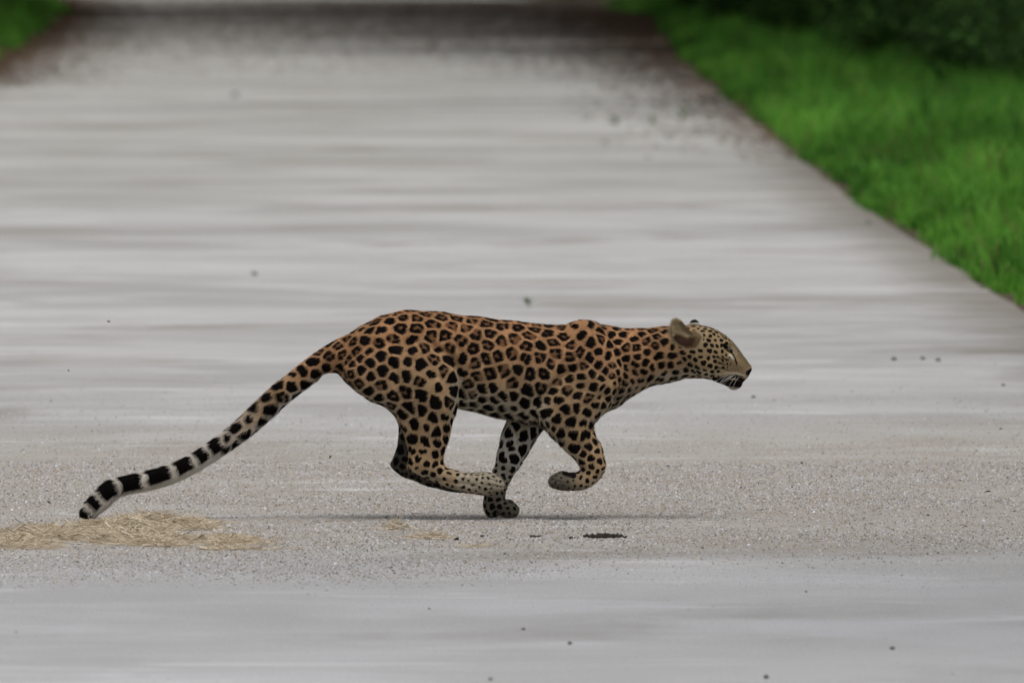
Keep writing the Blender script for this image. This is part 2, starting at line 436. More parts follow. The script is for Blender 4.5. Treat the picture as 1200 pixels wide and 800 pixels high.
# trunk and neck
loft([(402, 396, 396, 436, 14, 0), (418, 386.5, 408, 450, 28, 0), (437, 376.5, 432, 462, 36, 0), (460, 367.5, 460, 466, 41, 0),
      (488, 365, 492, 468, 41, 0), (518, 367.5, 522, 473, 40, 0), (550, 371.5, 551, 481.5, 41, 0), (580, 375, 580, 488, 43, 0),
      (610, 378.5, 609, 495, 45, 0), (640, 381.5, 638, 502, 44, 0), (664, 382, 666, 503, 41, 0), (690, 381, 698, 489, 37, 0),
      (715, 383, 722, 477, 33, 0), (736, 386.5, 742, 463, 29, 0), (754, 386, 760, 452.5, 27, 0), (774, 384, 779, 449, 26.5, 0),
      (795, 383.2, 797, 445, 26, 0), (812, 383, 812, 441, 24, 0)])
# head
loft([(793, 386, 795, 442, 22, 0), (803, 382.5, 805, 443.5, 26, 0), (816, 381.5, 818, 443.5, 28.5, 0), (830, 383.6, 831, 445, 28, 0),
      (841, 388, 841, 448.5, 25, 0), (850, 393.6, 849.5, 452, 21, 0), (858.5, 401, 856.5, 455, 17, 0), (866, 410.5, 863.5, 455, 15, 0),
      (872.5, 419.5, 869.5, 449, 13, 0), (877.5, 426.5, 874, 444.5, 9.5, 0), (880.5, 431.5, 878, 440, 6, 0)], 4, 28, 2.15)
for s in (-1, 1):
    blob(867, 437, 8 * s, 9.5, 7.5, 7.5, 25)        # lip pads
    blob(847, 401, 13 * s, 9, 6, 7, 40)             # brow
    blob(826, 424, 17 * s, 17, 17, 12)              # cheek
    blob(684, 390.5, 20 * s, 24, 14.5, 11)              # shoulder blade
    blob(530, 437, 32 * s, 11, 22, 13, -12)         # knee
    blob(452, 402, 20 * s, 26, 22, 17, -25)         # haunch
blob(861.5, 451.3, 0, 8.5, 5.6, 9, -20)                   # chin
blob(875.3, 433, 0, 5.8, 6.2, 6.5, 20)                    # nose
# tail
loft([(425, 388, 408, 440, 18, 0), (408, 392.5, 396, 437, 16, 0), (389, 402, 380, 438, 14, 0), (361, 420.5, 371, 447, 12.5, 0), (330, 445.5, 345, 466.5, 12, 0),
      (305, 467.5, 321, 487, 11.5, 0), (280, 492, 294, 510, 11.5, 0), (256, 512, 266, 530, 11, 0), (230, 530, 239, 547.5, 10.5, 0),
      (204, 543.5, 210, 563, 10.5, 0), (174, 553, 178, 573, 10.5, 0), (145, 559.5, 150, 578.5, 10.5, 0), (124, 566, 138, 583, 10.5, 0),
      (110.5, 579, 126, 594, 10.5, 0), (99.5, 592, 114, 603.5, 9.5, 0), (95, 601, 106, 609.5, 7, 0), (97, 609, 101, 611.5, 2.5, 0)], 4, 20)
# near hind leg
loft([(428, 402, 500, 390, 15, -22), (405, 430, 524, 408, 24, -25), (410, 450, 537, 430, 27, -27), (429, 465, 540, 455, 26, -28),
      (450, 475.5, 537, 474, 23, -29), (464, 487, 533, 487, 20, -29), (472, 503, 527.5, 506, 17, -29), (478, 519, 523, 522, 15, -29),
      (479, 534, 520, 537, 13, -29), (477, 547, 522, 544, 12, -29), (487, 556, 527, 548.5, 11.5, -29), (503, 562, 538, 551.5, 11, -29),
      (520, 568.5, 548, 553, 11.5, -29), (537, 574, 560, 553.5, 13, -29), (553, 577.5, 572, 553, 15.5, -29), (566, 579, 582, 556, 16, -29),
      (577, 576.5, 588.5, 561, 13, -29), (584, 573, 591, 566, 7, -29)])
# far hind leg
loft([(428, 402, 500, 390, 15, 22), (405, 430, 520, 408, 24, 25), (410, 450, 528, 430, 27, 27), (429, 465, 528, 455, 26, 28),
      (450, 475.5, 522, 474, 23, 29), (462, 487, 512, 489, 20, 29), (468, 504, 506, 508, 17, 29), (467, 519, 501, 524, 15, 29),
      (463, 533, 498, 538, 13, 29), (457, 545.5, 500, 546, 12, 29), (465, 554.5, 505, 551, 11.5, 29), (480, 563, 517, 555, 11, 29),
      (496, 569, 528, 557.5, 11.5, 29), (513, 573.5, 541, 559.5, 13, 29), (533, 578, 554, 560, 15.5, 29), (549, 578.5, 566, 562, 16, 29),
      (560, 577.5, 574, 566, 13, 29), (567, 575, 576, 570, 7, 29)])
# near foreleg, lifted
loft([(664, 390, 706, 388, 9, -24), (668, 410, 720, 405, 14, -28), (656, 434, 730, 428, 18, -30), (639, 456, 724, 456, 20, -31),
      (629, 476, 709, 480, 20, -32), (633, 494, 696, 494.5, 18.5, -32), (645, 509, 697, 508, 16.5, -31), (655, 520, 703, 519, 15, -30),
      (666, 531, 707, 530, 13.5, -30), (676, 542, 710, 543, 12.5, -29), (680, 548.5, 707, 555, 12, -29), (678.5, 551.5, 700, 564, 12, -29),
      (673, 553, 690, 570.5, 12.5, -29), (665, 552.5, 677, 574, 13.5, -29), (656, 552.5, 662, 573.5, 14.5, -29), (649, 556, 652, 572, 13, -29),
      (645, 560.5, 646, 568.5, 7, -29)])
# far foreleg, on the ground
loft([(625, 430, 695, 430, 14, 26), (612, 462, 676, 466, 17, 27), (597, 488, 648, 494, 15, 26), (589, 507, 633, 508, 13.5, 25),
      (584.5, 524, 624, 524, 12, 25), (581, 540, 615, 540, 11, 25), (577, 555, 605, 554, 10.5, 25), (572, 567, 598, 566, 10.5, 25),
      (567.5, 580, 592, 578, 11, 25), (566, 591, 590, 588.5, 11.5, 25), (567.5, 599, 585.5, 598, 11.5, 25), (570, 605, 583.5, 605, 9.5, 25), (574, 608.3, 581, 608.3, 5, 25)])
loft([(582, 580, 572, 596, 10, 25), (590, 587, 584, 603, 12, 25), (597, 587.5, 592, 607.5, 14, 25), (602, 590, 600, 608.3, 14, 25), (605.5, 594, 605, 606, 10, 25), (607.5, 598, 607, 602.5, 4, 25)])
for k, (dl, dx) in enumerate(((-10, -2), (-3.5, 1), (3.5, 1), (10, -2))):
    blob(601 + dx, 600, 25 + dl, 6.5, 8, 4.2)           # toes of the standing paw
    blob(583 + dx, 567, -29 + dl, 8, 6.5, 4.4, 25)      # near hind toes
    blob(568 + dx, 570, 29 + dl, 8, 6, 4.4, 25)         # far hind toes
    blob(651 - dx, 564, -29 + dl * .9, 7, 7.2, 4.2, 0)  # lifted paw toes
blob(660, 556, -29, 7, 5, 9)                            # pad of the lifted paw
# ears: near ear as a cupped shell, far ear behind the crown
EAR = [(784.8, 386), (784.6, 379), (787.5, 373.8), (792.5, 372.6), (797.5, 375.5), (802, 381), (807.5, 387.5), (814, 393), (820.5, 396.5), (817, 402), (811, 407.5), (803, 409), (795, 405.5), (789, 398), (786.8, 391)]
def ear_shell(outline, cx, cy, lat0, depth, th, sgn):
    O = np.array(outline); O = catmull(np.vstack([O, O[:1]]), 3)[:-1]; n = len(O); rr = [0.02, .3, .55, .78, .92, 1.0]
    V = []; F = []
    for side in (0, 1):
        for r in rr:
            for p in O:
                x, y = cx + (p[0] - cx) * r, cy + (p[1] - cy) * r
                up = max(0, (394 - y) / 20)
                l = lat0 + depth * r ** 2.2 * (1 - .35 * up) - 6 * up - (0 if side == 0 else th * (1.05 - .45 * r))
                V.append((x, sgn * l, y))
    m = len(rr)
    for side in (0, 1):
        o = side * m * n
        for i in range(m - 1):
            for j in range(n):
                f = [o + i * n + j, o + i * n + (j + 1) % n, o + (i + 1) * n + (j + 1) % n, o + (i + 1) * n + j]
                F.append(f if side else f[::-1])
        V.append(tuple(np.mean(V[o:o + n], 0))); ci = len(V) - 1
        for j in range(n):
            f = [ci, o + j, o + (j + 1) % n]; F.append(f if side else f[::-1])
    for j in range(n):
        a, b = (m - 1) * n + j, (m - 1) * n + (j + 1) % n; F.append([a, b, b + m * n, a + m * n])
    add_closed(V, F)
ear_shell(EAR, 802, 394, 18.5, 7.5, 5.5, -1)
blob(814, 384.5, 17, 7.5, 9.3, 3.6, 0)

tmp_me = bpy.data.meshes.new('tmp')
W = [((x - 600) * PX, l * PX, (608.3 - y) * PX) for x, l, y in BV]
tmp_me.from_pydata(W, [], BF); tmp_me.update()
tmp = bpy.data.objects.new('tmp', tmp_me); COL.objects.link(tmp)
rm = tmp.modifiers.new('r', 'REMESH'); rm.mode = 'VOXEL'; rm.voxel_size = .0021
dg = bpy.context.evaluated_depsgraph_get(); ev = tmp.evaluated_get(dg)
em = ev.to_mesh()
nv = len(em.vertices); V = np.empty(nv * 3, np.float32); em.vertices.foreach_get('co', V); V = V.reshape(-1, 3).astype(np.float64)
npoly = len(em.polygons); lt = np.empty(npoly, np.int32); em.polygons.foreach_get('loop_total', lt)
li = np.empty(len(em.loops), np.int32); em.loops.foreach_get('vertex_index', li)
ed = np.empty(len(em.edges) * 2, np.int32); em.edges.foreach_get('vertices', ed); ed = ed.reshape(-1, 2)
assert (lt == 4).all()
Q = li.reshape(-1, 4)
ev.to_mesh_clear(); bpy.data.objects.remove(tmp); bpy.data.meshes.remove(tmp_me)
deg = np.bincount(ed.ravel(), minlength=nv).astype(float)
def relax(V, it, w):
    for _ in range(it):
        S = np.stack([np.bincount(ed[:, 0], V[ed[:, 1], k], nv) + np.bincount(ed[:, 1], V[ed[:, 0], k], nv) for k in range(3)], 1)
        V = V + (S / deg[:, None] - V) * w[:, None]
    return V
def topx(V): return V[:, 0] / PX + 600, 608.3 - V[:, 2] / PX, V[:, 1] / PX
px, py, pl = topx(V)
def sstep(a, b, x): t = np.clip((x - a) / (b - a), 0, 1); return t * t * (3 - 2 * t)
head_w = sstep(780, 800, px)
paw_w = np.maximum.reduce([sstep(546, 560, px) * (px < 600) * sstep(548, 553, py) * (py < 584), sstep(575, 590, py), sstep(668, 655, px) * (py > 545) * (px > 630)])
wv = np.full(nv, .5)
detail = np.clip(np.maximum(head_w, paw_w), 0, 1)
V = relax(V, 10, np.full(nv, .5))
V = relax(V, 45, .5 * (1 - detail) + .02 * detail)
# normals
def normals(V):
    a = V[Q[:, 2]] - V[Q[:, 0]]; b = V[Q[:, 3]] - V[Q[:, 1]]; fn = np.cross(a, b)
    N = np.stack([np.bincount(Q.ravel(), np.repeat(fn[:, k], 4), nv) for k in range(3)], 1)
    return N / (np.linalg.norm(N, axis=1)[:, None] + 1e-12)
N = normals(V)
px, py, pl = topx(V)
def seg2(x, y, pts):
    best = np.full(len(x), 1e9)
    for (ax, ay), (bx, by) in zip(pts[:-1], pts[1:]):
        dx, dy = bx - ax, by - ay; t = np.clip(((x - ax) * dx + (y - ay) * dy) / (dx * dx + dy * dy + 1e-9), 0, 1)
        best = np.minimum(best, np.hypot(x - ax - t * dx, y - ay - t * dy))
    return best
# facial and muscle relief (pushes along the normal, in photo pixels)
disp = np.zeros(nv)
side = np.abs(pl) > 4
disp -= 2.2 * np.exp(-(seg2(px, py, [(835, 444), (848, 440.5), (861, 440.5), (873, 445)]) / 1.5) ** 2) * side          # mouth
disp -= 2.6 * np.exp(-(seg2(px, py, [(851, 408), (856, 412.5)]) / 3.0) ** 2) * (np.abs(pl) > 8)                          # eye socket
disp += 1.0 * np.exp(-(seg2(px, py, [(846, 402), (855, 404)]) / 2.5) ** 2) * (np.abs(pl) > 8)
disp -= 1.0 * np.exp(-(seg2(px, py, [(877, 437), (880, 436)]) / 1.6) ** 2) * (np.abs(pl) > 2)
near = pl < 0
disp -= 3.8 * np.exp(-(seg2(px, py, [(628, 470), (650, 446), (682, 424)]) / 4.0) ** 2) * (np.abs(pl) > 20)
disp -= 3.4 * np.exp(-(seg2(px, py, [(541, 462), (541, 440), (531, 416), (510, 404)]) / 4.0) ** 2) * (np.abs(pl) > 20)
disp += 1.5 * np.exp(-(seg2(px, py, [(660, 400), (690, 440), (712, 452)]) / 9.0) ** 2)
disp -= 1.2 * np.exp(-(seg2(px, py, [(470, 400), (500, 392), (520, 400)]) / 8.0) ** 2) * (np.abs(pl) > 14)
for q in range(5):
    disp += .9 * np.exp(-(seg2(px, py, [(572 + q * 15, 400), (560 + q * 15, 462)]) / 3.2) ** 2)
disp += .8 * np.sin(px * .16 + 1.3 * np.sin(py * .11)) * np.sin(py * .14 + pl * .05) * (1 - head_w) * (px > 395)
def groove(a, pts, w, cond): 
    global disp
    disp -= a * np.exp(-(seg2(px, py, pts) / w) ** 2) * cond
nr = pl < -18
groove(2.6, [(491, 500), (488, 520), (487, 536)], 3.6, nr)                 # between shin and heel tendon
groove(1.3, [(500, 558), (530, 563), (556, 567)], 2.2, nr)                 # tendon along the hind foot
groove(2.0, [(462, 430), (470, 462), (488, 488)], 6.0, nr)                 # between the thigh muscles
groove(-1.8, [(500, 425), (512, 462), (507, 500)], 10.0, nr)
groove(1.6, [(662, 500), (680, 522), (694, 543)], 3.4, nr)                 # forearm
groove(2.0, [(706, 398), (716, 428), (706, 462)], 5.0, np.abs(pl) > 16)    # neck to shoulder
groove(1.6, [(672, 384), (662, 402), (650, 420)], 4.0, np.abs(pl) > 12)    # rear edge of the shoulder blade
groove(1.2, [(516, 384), (526, 398), (540, 410)], 2.6, nr); groove(1.2, [(528, 380), (540, 394), (552, 408)], 2.6, nr)   # loose skin of the flank
groove(1.2, [(752, 396), (768, 420), (772, 440)], 4.0, np.abs(pl) > 10)
for pts in ([(574, 559.5), (588, 564)], [(570, 567), (589, 569)], [(647, 561), (657, 563)], [(647, 567), (658, 569)]): groove(1.5, pts, 1.2, nr)
for pts in ([(595, 591), (596.5, 607)], [(601, 592), (602.5, 606)], [(590, 594), (590, 606)]): groove(1.5, pts, 1.1, pl > 5)
V = V + N * (disp * PX)[:, None]
V[:, 2] = np.maximum(V[:, 2], 0.0)
V = relax(V, 2, np.full(nv, .4)); N = normals(V); px, py, pl = topx(V)

# ---- spot centres
ANCH = np.array([  # px, py, spacing, radius share, rosette share, angle, elongation
    (460, 378, 19, .505, .75, 5, 1.3), (520, 378, 20, .505, .95, 5, 1.35), (590, 388, 20, .505, .95, 0, 1.25), (650, 395, 18, .505, .7, -30, 1.15),
    (425, 410, 16.5, .505, .45, 30, 1.1), (450, 440, 18, .505, .5, 0, 1.1), (490, 440, 19, .51, .35, -20, 1.1), (520, 455, 19, .51, .1, -60, 1.25),
    (490, 470, 19, .51, .1, -50, 1.25), (500, 505, 17.5, .51, 0, -35, 1.2), (505, 530, 15, .51, 0, 10, 1.35), (505, 548, 11, .42, 0, 15, 1.3),
    (535, 560, 8.5, .34, 0, 15, 1.3), (560, 563, 7, .3, 0, 10, 1.2), (583, 565, 6, .2, 0, 0, 1),
    (570, 420, 20, .505, .9, -60, 1.15), (600, 440, 20, .505, .7, -60, 1.25), (575, 475, 17, .46, 0, -30, 1.2), (615, 480, 18, .505, 0, -60, 1.25),
    (650, 430, 18, .505, .6, -55, 1.2), (690, 400, 17, .45, .55, -70, 1.2), (705, 425, 14, .44, .6, -80, 1.2), (680, 450, 15.5, .46, .25, -10, 1.15), (655, 475, 16, .505, 0, 20, 1.25),
    (680, 490, 15, .505, 0, 10, 1.25), (715, 455, 11.5, .45, 0, 60, 1.3), (740, 440, 11, .42, 0, -70, 1.4), (675, 515, 16, .505, 0, 20, 1.25), (692, 535, 13, .46, 0, 20, 1.2), (697, 555, 9.5, .4, 0, 30, 1.2), (660, 563, 7, .2, 0, 0, 1),
    (735, 400, 15, .50, .25, 20, 1.25), (765, 395, 15, .48, .2, 0, 1.25), (765, 420, 13, .47, .05, 50, 1.35), (785, 430, 13, .45, 0, 30, 1.35), (765, 442, 15, .4, 0, 10, 1.4),
    (825, 388, 7.4, .42, 0, 30, 1.2), (812, 415, 8.0, .41, 0, -25, 1.35), (830, 430, 8.2, .41, 0, -15, 1.3), (840, 408, 6.8, .41, 0, -20, 1.25), (848, 425, 5.2, .36, 0, -25, 1.5), (865, 425, 5, .08, 0, 0, 1),
    (610, 510, 18, .50, 0, -80, 1.6), (600, 535, 16, .48, 0, -75, 1.7), (588, 560, 10, .4, 0, -70, 1.4), (580, 590, 9, .42, 0, -60, 1.3), (598, 598, 7.5, .34, 0, -40, 1.3),
    (390, 415, 15, .53, .3, -35, 1.25), (340, 455, 16, .55, .1, -40, 1.3), (290, 500, 17.5, .56, 0, -40, 1.35), (240, 540, 15, .51, 0, -30, 1.2), (170, 565, 15, .51, 0, -15, 1.2)])
def anch(x, y):
    d2 = (x[:, None] - ANCH[None, :, 0]) ** 2 + (y[:, None] - ANCH[None, :, 1]) ** 2
    w = 1 / (d2 + 30) ** 2; w /= w.sum(1)[:, None]
    return w @ ANCH[:, 2:]
ANCH[:, 2] *= np.where((ANCH[:, 0] > 400) & (ANCH[:, 0] < 790) & (ANCH[:, 2] > 9), .88, 1.0)
A = np.concatenate([anch(px[i:i + 40000], py[i:i + 40000]) for i in range(0, nv, 40000)])
spacing = A[:, 0] * PX
order = rng.permutation(nv)[:90000]
acc = []; grid = {}
cs_ = .055
for i in order:
    s = spacing[i] * .80; p = V[i]; kx, ky, kz = (int(math.floor(c / cs_)) for c in p)
    ok = True
    for ax in (kx - 1, kx, kx + 1):
        for ay in (ky - 1, ky, ky + 1):
            for az in (kz - 1, kz, kz + 1):
                for q in grid.get((ax, ay, az), ()):
                    e = V[q] - p
                    if e[0] * e[0] + e[1] * e[1] + e[2] * e[2] < s * s and N[q] @ N[i] > -.2: ok = False; break
                if not ok: break
            if not ok: break
        if not ok: break
    if ok:
        acc.append(i); grid.setdefault((kx, ky, kz), []).append(i)
C = V[acc].copy()
sub = rng.permutation(nv)[:50000]
vt = kdtree.KDTree(nv)
for i in range(nv): vt.insert(V[i], i)
vt.balance()
for it in range(3):                                        # even the spots out
    kt = kdtree.KDTree(len(C))
    for i, c in enumerate(C): kt.insert(c, i)
    kt.balance()
    own = np.array([kt.find(V[i])[1] for i in sub])
    wq = 1 / spacing[sub] ** 2
    tot = np.bincount(own, wq, len(C)) + 1e-9
    M_ = np.stack([np.bincount(own, V[sub, k] * wq, len(C)) for k in range(3)], 1) / tot[:, None]
    M_[tot < 1e-6] = C[tot < 1e-6]
    C = np.array([vt.find(m)[0] for m in M_])
ci = np.array([vt.find(c)[1] for c in C]); C = V[ci]; CN = N[ci]; CA = A[ci]; nC = len(C)
# frame on the surface and blobs of each spot
ang = np.radians(CA[:, 3] + rng.normal(0, 22, nC)); el = np.clip(CA[:, 4] * rng.normal(1, .09, nC), 1, 2)
T = np.stack([np.cos(ang), np.zeros(nC), np.sin(ang)], 1); T -= CN * np.sum(T * CN, 1)[:, None]; T /= np.linalg.norm(T, axis=1)[:, None] + 1e-9
B = np.cross(CN, T)
Rr = CA[:, 0] * PX * CA[:, 1] * rng.normal(1, .10, nC)
ros = rng.random(nC) < CA[:, 2]
small = (rng.random(nC) < .13) & (CA[:, 1] > .4) & ~ros; Rr = np.where(small, Rr * .62, Rr)
NB = 6
bc = np.zeros((nC, NB, 3)); br = np.full((nC, NB), -1.0)
for i in range(nC):
    R = Rr[i]
    if ros[i]:
        m = rnd.choice((4, 5, 5, 6)); a0 = rnd.uniform(0, 6.28)
        for j in range(m):
            a = a0 + j * 2 * math.pi / m + rnd.uniform(-.22, .22); q = R * .70
            bc[i, j] = C[i] + (T[i] * math.cos(a) * el[i] + B[i] * math.sin(a) / el[i] ** .5) * q; br[i, j] = R * rnd.uniform(.44, .58)
        if rnd.random() < .3: br[i, rnd.randrange(m)] = R * .12
    else:
        m = rnd.choice((2, 3, 3)) if CA[i, 1] > .4 else rnd.choice((1, 2)); a0 = rnd.uniform(0, 6.28)
        for j in range(m):
            a = a0 + j * 2 * math.pi / m + rnd.uniform(-.5, .5); q = R * (.44 if m > 1 else 0) * rnd.uniform(.75, 1.15)
            bc[i, j] = C[i] + (T[i] * math.cos(a) * el[i] ** 1.5 + B[i] * math.sin(a) / el[i]) * q; br[i, j] = R * rnd.uniform(.70, .86) * (1 if m > 1 else 1.2)
kt = kdtree.KDTree(nC)
for i, c in enumerate(C): kt.insert(c, i)
kt.balance()
K = 7
idx = np.array([[t[1] for t in kt.find_n(v, K)] for v in V])
e = V[:, None, :] - C[idx]
dt = np.einsum('nkd,nkd->nk', e, T[idx]); el2 = el[idx]
dist = np.sqrt(np.maximum((e ** 2).sum(2) * el2 - (el2 - 1 / el2) * dt ** 2, 0))
# spots on the other side of a thin limb must not count
opp = np.einsum('nd,nkd->nk', N, CN[idx]) < -.25
dist = dist + opp * .05
dist = dist / (CA[idx, 0] / A[:, :1])
o2 = np.argsort(dist, 1)[:, :2]; r_ = np.arange(nv)
F1 = dist[r_, o2[:, 0]]; F2 = dist[r_, o2[:, 1]]; own = idx[r_, o2[:, 0]]
gap = spacing * .085
border = (F2 - F1) * .5 - gap
fld = np.full(nv, -1.0)
for j in range(NB):
    dd = np.linalg.norm(V - bc[own, j], axis=1); val = br[own, j] - dd
    kk = .0016; hh = np.clip(.5 + .5 * (val - fld) / kk, 0, 1); fld = fld * (1 - hh) + val * hh + kk * hh * (1 - hh)
kb = .004; hb = np.clip(.5 + .5 * (border - fld) / kb, 0, 1); black = border * (1 - hb) + fld * hb - kb * hb * (1 - hb)
fill = np.where(ros[own], np.minimum(Rr[own] * 1.0 - F1, border), -gap)
# ---- tail bands
tail_pts = [(100, 602), (106, 596), (113, 588), (127, 575), (155, 567), (188, 558.5), (218, 546), (238, 535), (258, 521)]
TP = np.array([(99, 607)] + [(113, 590), (130, 575), (148, 569), (178, 563), (207, 553.5), (234.5, 539), (261, 521), (287, 501), (313, 477)])
seglen = np.r_[0, np.cumsum(np.hypot(*np.diff(TP, axis=0).T))]
tt = np.zeros(nv); dl = np.full(nv, 1e9); up_s = np.zeros(nv)
for i in range(len(TP) - 1):
    a, b = TP[i], TP[i + 1]; d = b - a; L = np.hypot(*d)
    t = np.clip(((px - a[0]) * d[0] + (py - a[1]) * d[1]) / L ** 2, 0, 1)
    q = np.hypot(px - a[0] - t * d[0], py - a[1] - t * d[1]); m = q < dl
    dl[m] = q[m]; tt[m] = (seglen[i] + t * L)[m]; up_s[m] = ((px - a[0]) * (-d[1]) + (py - a[1]) * d[0])[m] / L
def arc(x, y):
    b_, s_ = 1e9, 0
    for i in range(len(TP) - 1):
        a, b = TP[i], TP[i + 1]; d = b - a; L = np.hypot(*d); t = min(1, max(0, ((x - a[0]) * d[0] + (y - a[1]) * d[1]) / L ** 2)); q = math.hypot(x - a[0] - t * d[0], y - a[1] - t * d[1])
        if q < b_: b_, s_ = q, seglen[i] + t * L
    return s_
bands = [(98.5, 606, 9.0), (112.5, 588.5, 6.3), (128, 574, 9.0), (155, 567, 12), (188, 559, 14), (218, 546, 9.5), (238, 534, 8.0), (256, 523, 7)]
up_n = -up_s / 11.0       # +1 on the upper edge
bf = np.full(nv, -9.0)
wig = 1.6 * np.sin(pl * .45 + px * .2) + 1.0 * np.sin(pl * .9 + 2 + px * .13)
for k, (bx, by, hw) in enumerate(bands):
    s0 = arc(bx, by); f = hw - np.abs(tt - s0 + wig * .8)
    if k > 0:
        f = np.minimum(f, (up_n + (.62 if k < 4 else .45)) * 7)
    bf = np.maximum(bf, f)
is_tail = (px < 268) & (py > 495)
tw = np.where(is_tail, sstep(268, 258, px), 0)
black = black * (1 - tw) + np.where(is_tail, bf * PX, 0) * tw
fill = np.where(is_tail, -1, fill)

# ---- coat ground colour
TAN = np.array([.47, .270, .140]); SIDE = np.array([.455, .318, .188]); CREAM = np.array([.50, .44, .34]); GREY = np.array([.36, .32, .25]); WHITE = np.array([.62, .59, .54])
def mixc(a, b, w): return a + (b - a) * w[:, None]
topl = np.interp(px, [400, 440, 490, 560, 640, 740, 800, 840], [398, 378, 365, 372, 380, 386, 384, 388])
low = (py - topl)
coat = mixc(np.tile(TAN, (nv, 1)), SIDE, sstep(15, 85, low))
torso = (px > 535) & (px < 645)
coat = mixc(coat, CREAM, sstep(70, 105, low) * torso * .95)
coat = mixc(coat, CREAM, sstep(.1, .75, -N[:, 2]) * sstep(420, 470, py) * .8)
inner = np.where(np.abs(pl) > 12, sstep(.1, .7, -np.sign(pl) * N[:, 1]), 0) * sstep(470, 495, py)
coat = mixc(coat, WHITE, inner * .85)
coat = mixc(coat, CREAM, sstep(524, 534, px) * (px < 545) * sstep(425, 450, py) * .8 * (py < 540))   # front edge of the thigh
coat = mixc(coat, GREY, sstep(485, 575, px) * (px < 600) * sstep(535, 552, py) * .75)
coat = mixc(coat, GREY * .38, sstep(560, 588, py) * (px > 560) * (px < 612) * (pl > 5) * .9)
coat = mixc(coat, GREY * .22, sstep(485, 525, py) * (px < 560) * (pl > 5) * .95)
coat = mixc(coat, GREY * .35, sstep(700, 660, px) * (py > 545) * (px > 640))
coat = mixc(coat, WHITE, sstep(330, 240, px) * .9)
coat = mixc(coat, WHITE, sstep(400, 330, px) * sstep(.0, .8, -N[:, 2]) * .8)
coat = mixc(coat, np.array([.30, .222, .128]), sstep(755, 822, px) * .95)
coat = mixc(coat, CREAM, sstep(.2, .8, -N[:, 2]) * sstep(755, 775, px) * .6)
coat = mixc(coat, CREAM, np.exp(-(seg2(px, py, [(775, 442), (812, 440), (830, 440)]) / 6) ** 2) * .55)
# soles and back of the hocks
sole = sstep(3.2, .6, seg2(px, py, [(457, 548), (480, 565), (512, 575), (548, 580)])) * (pl > 0)
sole = np.maximum(sole, .75 * sstep(2.2, .4, seg2(px, py, [(477, 549), (503, 563.5), (537, 576)])) * (pl < 0))
dark = np.zeros(nv)
dark = np.maximum(dark, sole * .95)
dark = np.maximum(dark, .85 * sstep(4.5, 2.5, seg2(px, py, [(662, 553), (672, 556)])) * (pl < -10))
# face paint
def paint(pts, r, soft, cond=True): return sstep(r + soft, r - soft, seg2(px, py, pts)) * cond
sd_ = np.abs(pl) > 3
face_clear = np.maximum.reduce([paint([(852, 440), (870, 436)], 7, 3), paint([(862, 408), (876, 428)], 6, 3), paint([(857, 455), (865, 455)], 6, 2)])
ear_in = (px > 783) & (px < 823) & (py > 370) & (py < 410.5) & (pl < np.where(py < 390, -8.0, -17.0))
earm = ear_in & (seg2(px, py, [(791, 380), (797, 394), (808, 399), (815, 398)]) < 10.8)
faceclear = np.maximum(face_clear, earm * 1.0)
black = black - faceclear * .02; fill = fill - faceclear * .02
coat = mixc(coat, np.array([.155, .120, .066]), paint([(862, 406), (877, 425)], 6, 3) * .9)
coat = mixc(coat, np.array([.17, .125, .075]), paint([(848, 424), (868, 434)], 7, 4, sd_) * .8)
coat = mixc(coat, WHITE, paint([(858.5, 407.5), (863, 415)], 1.4, 1.0, sd_) * .15)
coat = mixc(coat, WHITE, paint([(855, 416.5), (859.5, 419.5)], 1.8, .8, sd_) * .6)
coat = mixc(coat, CREAM, paint([(838, 440.5), (850, 437.5), (862, 437), (872, 440.5)], 1.3, .8, sd_) * .9)
coat = mixc(coat, np.array([.38, .36, .33]), paint([(850, 457), (860, 459.5), (868, 457)], 4.2, 1.2))
dark = np.maximum(dark, paint([(836, 444.5), (848, 443), (860, 441.5), (872, 446)], 1.6, .8, sd_))
dark = np.maximum(dark, .95 * paint([(844, 447), (854, 449), (866, 450)], 4.4, 1.4))
dark = np.maximum(dark, .8 * paint([(864, 449.5), (870, 449)], 4.0, 1.4))
dark = np.maximum(dark, .75 * paint([(859, 439.3), (871, 442)], .6, .5, sd_))
dark = np.maximum(dark, paint([(876.5, 437), (880, 435)], 3.0, .8))
dark = np.maximum(dark, .9 * paint([(848, 404.5), (852, 408.5), (856, 412)], 2.3, .8, sd_))
dark = np.maximum(dark, .75 * paint([(857, 413), (861, 420), (863, 427)], 1.2, .8, sd_))
dark = np.maximum(dark, .6 * paint([(849, 397), (846, 394)], 1.2, .6, sd_))
for r_i in range(3):
    for q in range(5):
        dark = np.maximum(dark, .9 * paint([(851 + q * 4 + r_i, 427 + r_i * 3.2 + q * .9), (851.8 + q * 4 + r_i, 427 + r_i * 3.2 + q * .9)], .55, .5, sd_))
for (a, b) in (((836, 417), (847, 421)), ((838, 424), (849, 427)), ((845, 417), (851, 422)), ((840, 430), (852, 433))):
    dark = np.maximum(dark, .8 * paint([a, b], .8, .5, sd_))
